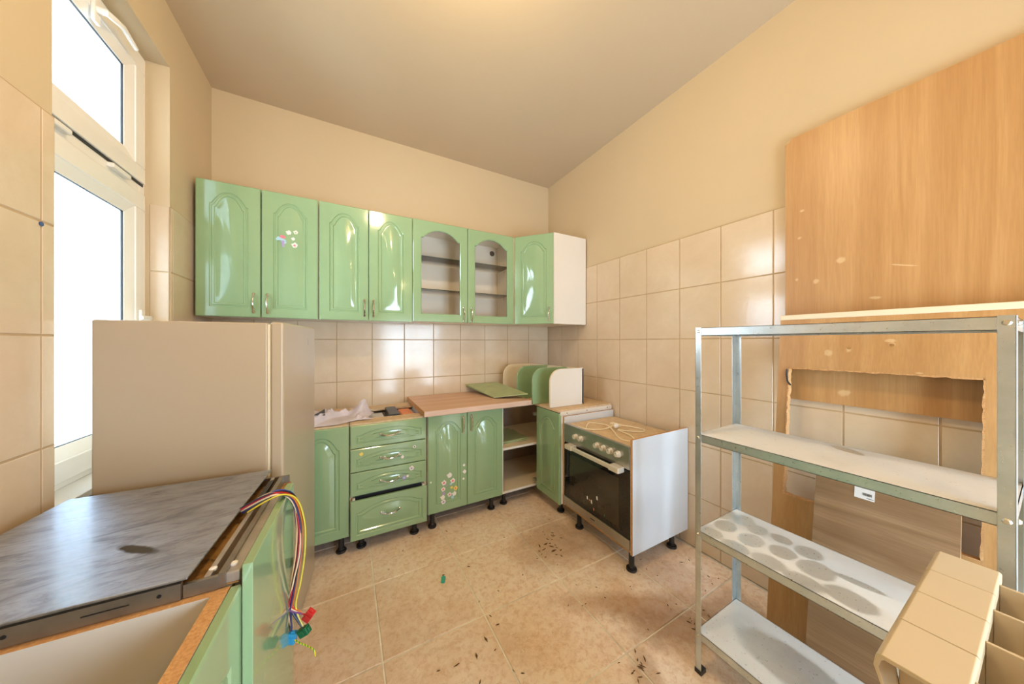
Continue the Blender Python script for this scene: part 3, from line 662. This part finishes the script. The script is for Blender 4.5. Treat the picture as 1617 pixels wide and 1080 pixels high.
part('plug', MB(Matrix.Translation((1.655, 1.50, zc + .019)) @ Matrix.Rotation(R(35), 4, 'Z')).lathe([(.006, -.03), (.012, -.024), (.016, -.005), (.016, .012), (.013, .014)], (0, 0, 0), 0, 14).tube([(.014, .006, 0), (.032, .006, 0)], .0024, 6).tube([(.014, -.006, 0), (.032, -.006, 0)], .0024, 6), M['paper'], pc, label='white plug')
bk = part('terminal_block', MB().box(1.70, 1.735, 1.52, 1.60, .7045, .722), M['cord'], bevel=.003); tag(bk, 'small ivory terminal block lying behind the plug on the oven top', 'block')

# ------------------------------------------------------------------ fridge (turned a little)
FX = Matrix.Translation((-.2145, 1.448, 0)) @ Matrix.Rotation(R(-5.9), 4, 'Z')
fr = thing('fridge', (-.45, 1.72, 0), 'cream white fridge with its plain side to the camera beside the window', 'fridge')
part('body', MB(FX).box(-.512, -.052, .003, .557, .035, 1.388), M['fridge'], fr, bevel=.006, seg=3)
part('door', MB(FX).box(-.043, 0, 0, .560, .05, 1.392), M['fridge'], fr, bevel=.010, seg=4)
part('door_seal', MB(FX).box(-.053, -.042, .010, .550, .06, 1.382), M['cord'], fr)
for (x, y) in ((-.09, .05), (-.09, .51), (-.46, .05), (-.46, .51)): part('foot', MB(FX).lathe([(.018, 0), (.018, .037)], (x, y, 0), 2, 12), M['black_plastic'], fr)
part('badge', MB(FX).box(-.0005, .0012, .40, .412, 1.30, 1.335), M['steel'], fr)

# ------------------------------------------------------------------ cabinets in the left foreground, hob, wires
CX = Matrix.Translation((-.195, .842, 0)) @ Matrix.Rotation(R(-2.7), 4, 'Z')
nc = thing('base_cabinet', (-.45, .56, 0), 'open-topped base cabinet nearest the camera, white inside with bare chipboard rim and green front', 'cabinet')
mb = MB(CX); t = .018
mb.box(-.550, -.020, -.018, 0, .10, .800, top=1, right=1).box(-.550, -.020, -.560, -.542, .10, .800, top=1, right=1)
mb.box(-.550, -.546, -.542, -.018, .10, .800, top=1).box(-.546, -.020, -.542, -.018, .10, .118)
part('carcass', mb, [M['white'], M['chip']], nc)
part('front_rail', MB(CX).box(-.046, -.020, -.542, -.018, .700, .800, top=1), [M['white'], M['chip']], nc, label='front rail with raw chipboard edge')
leaf(nc, 'door', *(CX @ Vector((0.0, -.560, .10))), .556, .700, ang=90 - 2.7, rise=.06)
for (x, y) in ((-.07, -.06), (-.07, -.5), (-.5, -.06), (-.5, -.5)):
    p = CX @ Vector((x, y, 0)); foot(nc, p.x, p.y)
hc = thing('base_cabinet', (-.45, 1.1, 0), 'base cabinet carrying the hob, with a tall plain green front panel facing the wires', 'cabinet')
mb = MB(CX); mb.box(-.545, -.020, .008, .024, .10, .798, top=1, right=1).box(-.545, -.020, .500, .516, .10, .798, top=1, right=1).box(-.545, -.020, .024, .500, .10, .116).box(-.545, -.540, .024, .500, .116, .798)
part('carcass', mb, [M['white'], M['chip']], hc)
part('front_panel', MB(CX).box(.0015, .020, -.012, .395, .105, .845), M['green'], hc, bevel=.002)
for (x, y) in ((-.07, .06), (-.07, .46), (-.5, .06), (-.5, .46)):
    p = CX @ Vector((x, y, 0)); foot(hc, p.x, p.y)
HX = CX
hb = thing('hob', (-.47, 1.10, .80), 'dusty black glass hob lying askew on its metal tray over the left foreground cabinets', 'hob')
zt0, zt1 = .8015, .834
mb = MB(HX); mb.box(-.545, -.008, .004, .516, zt0, zt0 + .003)
part('tray_floor', mb, M['rust'], hb, label='greasy orange-brown metal tray floor')
part('tray_frame', MB(HX).box(-.560, -.095, -.004, .004, zt0, zt1).box(-.545, -.53, .004, .516, zt0, zt1).box(-.53, -.012, .508, .516, zt0, zt1 - .004), M['hob_frame'], hb, label='grey-brown metal front frame')
part('tray_corner', MB(HX).box(-.092, -.040, -.002, .006, zt0, zt1 - .006), M['hob_frame'], hb)
part('rail', MB(HX).box(-.064, -.054, .006, .508, zt0 + .003, zt1 - .004), M['hob_bracket'], hb)
part('rail', MB(HX).box(-.040, -.006, .006, .400, zt0, zt1 - .008), M['hob_bracket'], hb, bevel=.004, label='wide grey mounting rail along the front')
part('rail', MB(HX).box(-.040, -.028, .000, .508, zt0, zt1 - .002), M['hob_frame'], hb)
for (x, y) in ((-.058, .030), (-.024, .032)): part('screw', MB(HX).lathe([(.007, 0), (.007, .004), (.004, .006)], (x, y, zt1 - .008), 2, 12), M['paper'], hb)
part('connector_strip', MB(HX).box(-.062, -.048, .33, .47, zt1 - .006, zt1 + .002), M['black_plastic'], hb)
for (x, y) in ((-.105, -.0045), (-.29, -.0045), (-.46, -.0045)): part('frame_hole', MB(HX).lathe([(.0035, 0), (.0035, -.001)], (x - .02, y, .820), 1, 8), M['black_plastic'], hb)
part('vent_slot', MB(HX).box(-.225, -.165, -.0052, -.0038, .818, .820), M['black_plastic'], hb)
GL = [(-.279, .838), (-.243, 1.398), (-.728, 1.424), (-.765, .860)]
part('glass_plate', MB().prism(GL, 2, .8405, .8455), M['hob_glass'], hb, bevel=.0015)
part('glass_support', MB(HX).box(-.53, -.11, .010, .500, zt1 - .008, .8402), M['hob_frame'], hb)

wb = thing('wire_bundle', (-.15, 1.17, .60), 'bundle of coloured control wires hanging from the hob over the green panel', 'wires')
ctrl = [(-.262, 1.118, .838), (-.214, 1.113, .861), (-.176, 1.118, .866), (-.150, 1.165, .820), (-.134, 1.180, .735), (-.134, 1.180, .642), (-.146, 1.176, .558), (-.158, 1.176, .480)]
cols = [('red', (.55, .02, .02)), ('black', (.01, .01, .012)), ('blue', (.03, .06, .32)), ('white', (.78, .74, .66)), ('orange', (.70, .22, .05)), ('brown', (.14, .05, .02)), ('yellow', (.68, .55, .05)), ('green', (.04, .22, .06)), ('violet', (.20, .08, .30)), ('peach', (.75, .45, .25)), ('dark', (.03, .03, .05)), ('crimson', (.40, .01, .03)), ('pale', (.70, .55, .38)), ('navy', (.02, .02, .12)), ('slate', (.05, .06, .05)), ('amber', (.62, .16, .03))]
ends = {'red': (-.112, 1.143, .448), 'blue': (-.152, 1.166, .396), 'green': (-.122, 1.150, .408), 'black': (-.170, 1.178, .400)}
rnd = random.Random(11)
for i, (nm, c) in enumerate(cols):
    m_ = plain('wire_' + nm, c, .4)
    a_ = 2 * math.pi * i / len(cols); off = Vector((.006 * math.cos(a_), .007 * math.sin(a_), .005 * math.sin(a_ * 2)))
    if nm == 'yellow': off = Vector((.012, -.008, -.004))
    pts = [Vector(p) + off * (.6 + .8 * rnd.random()) + Vector((rnd.uniform(-.002, .002), rnd.uniform(-.003, .003), 0)) for p in ctrl]
    e = list(ends.values())[i % 4]; pts.append(Vector(e) + Vector((rnd.uniform(-.004, .004), rnd.uniform(-.004, .004), .01)))
    part('wire', MB().tube(spline(pts, 6), .0024, 6), m_, wb, label='%s wire' % nm)
def conn(c, m_, rz, rx=0, sx=.012, sy=.009, sz=.016):
    X = Matrix.Translation(c) @ Matrix.Rotation(R(rz), 4, 'Z') @ Matrix.Rotation(R(rx), 4, 'Y')
    return MB(X).box(-sx, sx, -sy, sy, -sz, sz).box(-sx * .8, sx * .8, -sy * 1.25, -sy, -sz * .5, sz * .4).box(-sx * .5, sx * .5, -sy * .5, sy * .5, sz, sz * 1.25)
for c, k, rz, rx, lab in (((-.105, 1.142, .452), 'red', -30, 35, 'red connector'), ((-.118, 1.149, .402), 'dkgreen', -30, 60, 'green connector'), ((-.151, 1.165, .384), 'blue', -20, 10, 'blue connector'), ((-.174, 1.179, .388), 'black_plastic', -25, -40, 'black connector')):
    part('connector', conn(c, M[k], rz, rx), M[k], wb, label=lab, bevel=.0015)
def yg():
    t = NT('yellow_green_wire'); wv = t.n('ShaderNodeTexWave'); wv.inputs['Scale'].default_value = 40; t.l(t.pos(), wv.inputs['Vector'])
    t.set(col=t.ramp(wv.outputs['Fac'], [(.5, (.70, .58, .04)), (.6, (.08, .30, .05))]), rough=.4); return t.m
part('wire', MB().tube(spline([(-.150, 1.160, .385), (-.128, 1.142, .375), (-.109, 1.130, .368), (-.090, 1.112, .362), (-.085, 1.108, .345)], 6), .0024, 6), yg(), wb, label='yellow and green striped wire end')

# ------------------------------------------------------------------ boards on the right wall
ub = thing('wood_board', (1.94, .15, 1.03), 'large honey-coloured wood board fixed high on the right wall', 'board')
part('panel', MB().prism([(.664, 1.035), (.664, 2.300), (.650, 2.306), (.640, 2.322), (-.45, 2.318), (-.45, 1.035)], 0, 1.930, 1.948, em=1), [M['board'], M['chip']], ub)
lean = math.atan2(.150, 1.42)
LX = Matrix.Translation((1.752, 0, .002)) @ Matrix.Rotation(lean, 4, 'Y')      # board plane: local z up the board, local x out of its back
lb = thing('worktop_board', (1.76, .2, 0), 'wood worktop with a rectangular sink cut-out leaning on the right wall', 'board')
def L(mb_): mb_.X = LX; return mb_
H_ = 1.424
ya, yb_, za, zb_ = .118, .626, .606, 1.196
part('panel', L(MB()).box(-.028, 0, yb_, .662, 0, H_).box(-.028, 0, -.45, ya, 0, H_).box(-.028, 0, ya, yb_, 0, za).box(-.028, 0, ya, yb_, zb_, H_), M['board'], lb)
mb = L(MB()); n = 40; rnd = random.Random(5)
def jag_strip(p0, p1, inward, depth):
    vs, fs = [], []
    for i in range(n + 1):
        t = i / n; y = p0[0] + (p1[0] - p0[0]) * t; z = p0[1] + (p1[1] - p0[1]) * t; j = .002 + .005 * rnd.random()
        for x in (-.0292, .001):
            vs.append((x, y, z)); vs.append((x, y + inward[0] * j, z + inward[1] * j))
    for i in range(n):
        a_ = 4 * i; b_ = a_ + 4; fs += [(a_, b_, b_ + 1, a_ + 1), (a_ + 1, b_ + 1, b_ + 3, a_ + 3), (a_ + 3, b_ + 3, b_ + 2, a_ + 2)]
    mb.add(vs, fs)
jag_strip((ya, zb_), (yb_, zb_), (0, -1), 1); jag_strip((ya, za), (yb_, za), (0, 1), 1); jag_strip((yb_, za), (yb_, zb_), (-1, 0), 1); jag_strip((ya, za), (ya, zb_), (1, 0), 1)
part('cut_edge', mb, M['chip'], lb, label='rough raw edge of the sink cut-out')
part('edge_band', L(MB()).box(-.031, .002, -.45, .664, H_, H_ + .024), M['cream'], lb, bevel=.003, label='pale edge strip along the top')
part('rubber_strip', L(MB()).tube([(-.031, .628, 1.186), (-.032, .629, 1.160), (-.033, .624, 1.130), (-.033, .612, 1.112)], .0035, 6), M['black_plastic'], lb, label='bent black seal remnant')
for (y, z) in ((.428, 1.292), (.314, 1.305), (.19, 1.38), (.175, 1.385)): part('screw_hole', L(MB()).lathe([(.006, .0), (.006, -.0012), (.003, -.0016)], (-.0282, y, z), 0, 10), M['rust'], lb)
lean2 = math.atan2(.124, .765)
OX = Matrix.Translation((1.655, 0, .002)) @ Matrix.Rotation(lean2, 4, 'Y')
okb = thing('oak_board', (1.66, .33, 0), 'pale oak board with a white barcode label leaning in front of the sink cut-out', 'board')
part('panel', MB(OX).box(-.018, 0, .155, .502, 0, .778, top=1), [M['oak'], M['chip']], okb)
lbx = MB(OX).box(-.0190, -.0180, .338, .390, .712, .752); lbo = part('label', lbx, M['paper'], okb, label='white barcode label')
mb = MB(OX); x = .345; rnd = random.Random(2)
while x < .368:
    ww = rnd.choice((.0006, .0010, .0014)); mb.box(-.0194, -.0189, x, x + ww, .726, .736); x += ww + rnd.choice((.0007, .0012))
mb.box(-.0194, -.0189, .340, .358, .717, .719)
part('barcode', mb, M['ink'], lbo)

# ------------------------------------------------------------------ metal shelving
SX0, SX1, SY0, SY1, HT = 1.222, 1.532, .043, .702, 1.372
sh = thing('metal_shelving', ((SX0 + SX1) / 2, .37, 0), 'galvanised metal shelving unit of four dusty shelves on angle posts', 'shelf')
for (x, dx) in ((SX0, 1), (SX1, -1)):
    for (y, dy) in ((SY1, -1), (SY0, 1)):
        mb = MB(); th = .0018
        fx = sorted((x, x + dx * .032)); fy = sorted((y, y + dy * .022)); tx = sorted((x, x + dx * th)); ty = sorted((y, y + dy * th))
        mb.box(tx[0], tx[1], fy[0], fy[1], .004, HT).box(fx[0], fx[1], ty[0], ty[1], .004, HT)
        p = part('post', mb, M['zinc'], sh, bevel=.0006, seg=1)
        part('foot', MB().box(fx[0] - .002, fx[1], fy[0] - .002, fy[1] + .002, 0, .016), M['black_plastic'], p)
for z, mt in ((HT - .002, 'zinc'), (.950, 'zinc_top'), (.567, 'zinc_mid'), (.165, 'zinc_low')):
    x0, x1, y0, y1 = SX0 + .002, SX1 - .002, SY0 + .002, SY1 - .002; lip = .030
    mb = MB(); mb.box(x0, x1, y0, y1, z - .0015, z, m=0)
    for q in ((x0, x0 + .0015, y0, y1), (x1 - .0015, x1, y0, y1), (x0, x1, y0, y0 + .0015), (x0, x1, y1 - .0015, y1)): mb.box(*q, z - lip, z, m=1)
    for q in ((x0, x0 + .010, y0, y1), (x1 - .010, x1, y0, y1)): mb.box(*q, z - lip, z - lip + .0015, m=1)
    part('shelf', mb, [M[mt], M['zinc']], sh)
    for (y, dy) in ((SY1 - .011, 0), (SY0 + .011, 0)):
        part('bolt', MB().lathe([(.006, .001), (.0065, -.002), (.004, -.005)], (SX0, y, z - .014), 0, 10), M['screw'], sh)
        part('bolt', MB().lathe([(.006, -.001), (.0065, .002), (.004, .005)], (SX1, y, z - .014), 0, 10), M['screw'], sh)
    for x in (SX0 + .02, SX1 - .02):
        part('bolt', MB().lathe([(.006, .001), (.0065, -.002), (.004, -.005)], (x, SY0, z - .014), 1, 10), M['screw'], sh)

# ------------------------------------------------------------------ radiator
rd = thing('radiator', (.93, .08, 0), 'beige aluminium radiator of four sections standing loose in the right foreground', 'radiator')
zr = .850
rx = [1.158, 1.047, .936, .818, .697]
for i in range(4):
    x1, x0 = rx[i] - .0008, rx[i + 1] + .0008
    prof = [(.056, zr - .020), (.056, zr - .003), (.059, zr), (.128, zr), (.134, zr - .006), (.136, zr - .022), (.128, zr - .05), (.122, zr - .09), (.124, zr - .40), (.128, .12), (.124, .12), (.120, zr - .40), (.118, zr - .09), (.124, zr - .05), (.131, zr - .022), (.129, zr - .011), (.125, zr - .007), (.063, zr - .007), (.060, zr - .020)]
    s_ = part('section', MB().prism(prof, 0, x0, x1), M['radiator'], rd, bevel=.0012, smooth=40)
    xm = (x0 + x1) / 2
    part('water_tube', MB().box(xm - .016, xm + .016, .004, .049, .06, zr - .06), M['radiator'], s_, bevel=.01)
    part('fin', MB().box(xm - .003, xm + .003, -.075, .056, .10, zr - .003), M['radiator'], s_, bevel=.001, seg=1)
    part('fin', MB().box(xm - .003, xm + .003, .056, .121, .10, zr - .006), M['radiator'], s_, bevel=.001, seg=1)
    part('back_plate', MB().box(xm - .045, xm + .045, -.079, -.075, .10, zr - .003), M['radiator'], s_)
part('collector', MB().tube([(.699, .026, .10), (1.156, .026, .10)], .022, 12).tube([(.699, .026, zr - .10), (1.156, .026, zr - .10)], .022, 12), M['radiator'], rd)
for x in (.76, 1.09): part('foot', MB().box(x - .02, x + .02, -.03, .12, 0, .095), M['radiator'], rd, bevel=.003)

# ------------------------------------------------------------------ small things on the floor
def eraser(c, rz, mat, lab, s=1.0):
    X = Matrix.Translation(c) @ Matrix.Rotation(R(rz), 4, 'Z')
    o = part('plastic_piece', MB(X).prism([(-.022 * s, -.009 * s), (.016 * s, -.012 * s), (.024 * s, .003 * s), (.014 * s, .012 * s), (-.020 * s, .010 * s)], 2, 0, .012 * s), mat, bevel=.003); tag(o, lab, 'toy')
eraser((.466, 1.636, .0005), 70, M['teal'], 'small teal plastic piece on the floor tiles before the cabinets')
eraser((1.700, .700, .0005), -50, M['dkgreen'], 'small dark green plastic piece on the floor behind the metal shelving', 1.2)
rnd = random.Random(21)
def bits(spots, name, mat, lab):
    mb = MB()
    for (x, y, sx, n_, l0, l1) in spots:
        for _ in range(n_):
            px, py = rnd.gauss(x, sx), rnd.gauss(y, sx)
            if px > 1.9 or py < .1 or py > 2.08: continue
            a_ = rnd.uniform(0, math.pi); l_ = rnd.uniform(l0, l1); w_ = l_ * rnd.uniform(.15, .4); X = Matrix.Translation((px, py, 0)) @ Matrix.Rotation(a_, 4, 'Z')
            b_ = MB(X); b_.add([(-l_, 0, .0008), (0, -w_, .0008), (l_, w_ * .4, .0008), (0, w_, .0008), (-l_ * .5, 0, .004), (l_ * .5, w_ * .3, .0045)], [(0, 1, 4), (1, 5, 4), (1, 2, 5), (2, 3, 5), (3, 4, 5), (3, 0, 4), (0, 3, 2, 1)])
            mb.add(b_.v, b_.f)
    o = part(name, mb, mat); o['kind'] = 'stuff'; return tag(o, lab, 'debris')
bits([(1.13, 1.57, .055, 16, .006, .020), (1.19, 1.66, .03, 8, .006, .018), (1.05, .82, .035, 14, .005, .016), (1.45, .80, .05, 12, .004, .012), (1.10, 1.3, .22, 12, .004, .009), (1.0, 1.5, .3, 10, .003, .008), (.4, 1.3, .22, 8, .004, .012), (.45, 1.15, .05, 4, .008, .018), (.6, 1.05, .02, 2, .006, .01), (1.75, 1.0, .05, 8, .005, .013), (1.5, 1.05, .15, 10, .003, .008), (.35, 2.0, .1, 4, .005, .012)],
     'dry_crumbs', plain('dry_brown_bits', (.11, .055, .022), .9, 0, .3, 30), 'dark dry crumbs and plant bits scattered over the floor tiles')
bits([(.75, 1.75, .25, 7, .004, .009), (.86, 1.66, .01, 4, .005, .010), (.75, 1.0, .2, 4, .003, .006), (1.62, 1.02, .04, 5, .004, .010), (.40, 1.95, .08, 5, .005, .009)],
     'pale_flakes', plain('pale_flakes', (.75, .60, .32), .8, 0, .2, 30), 'pale plaster flakes and yellow crumbs on the floor tiles')
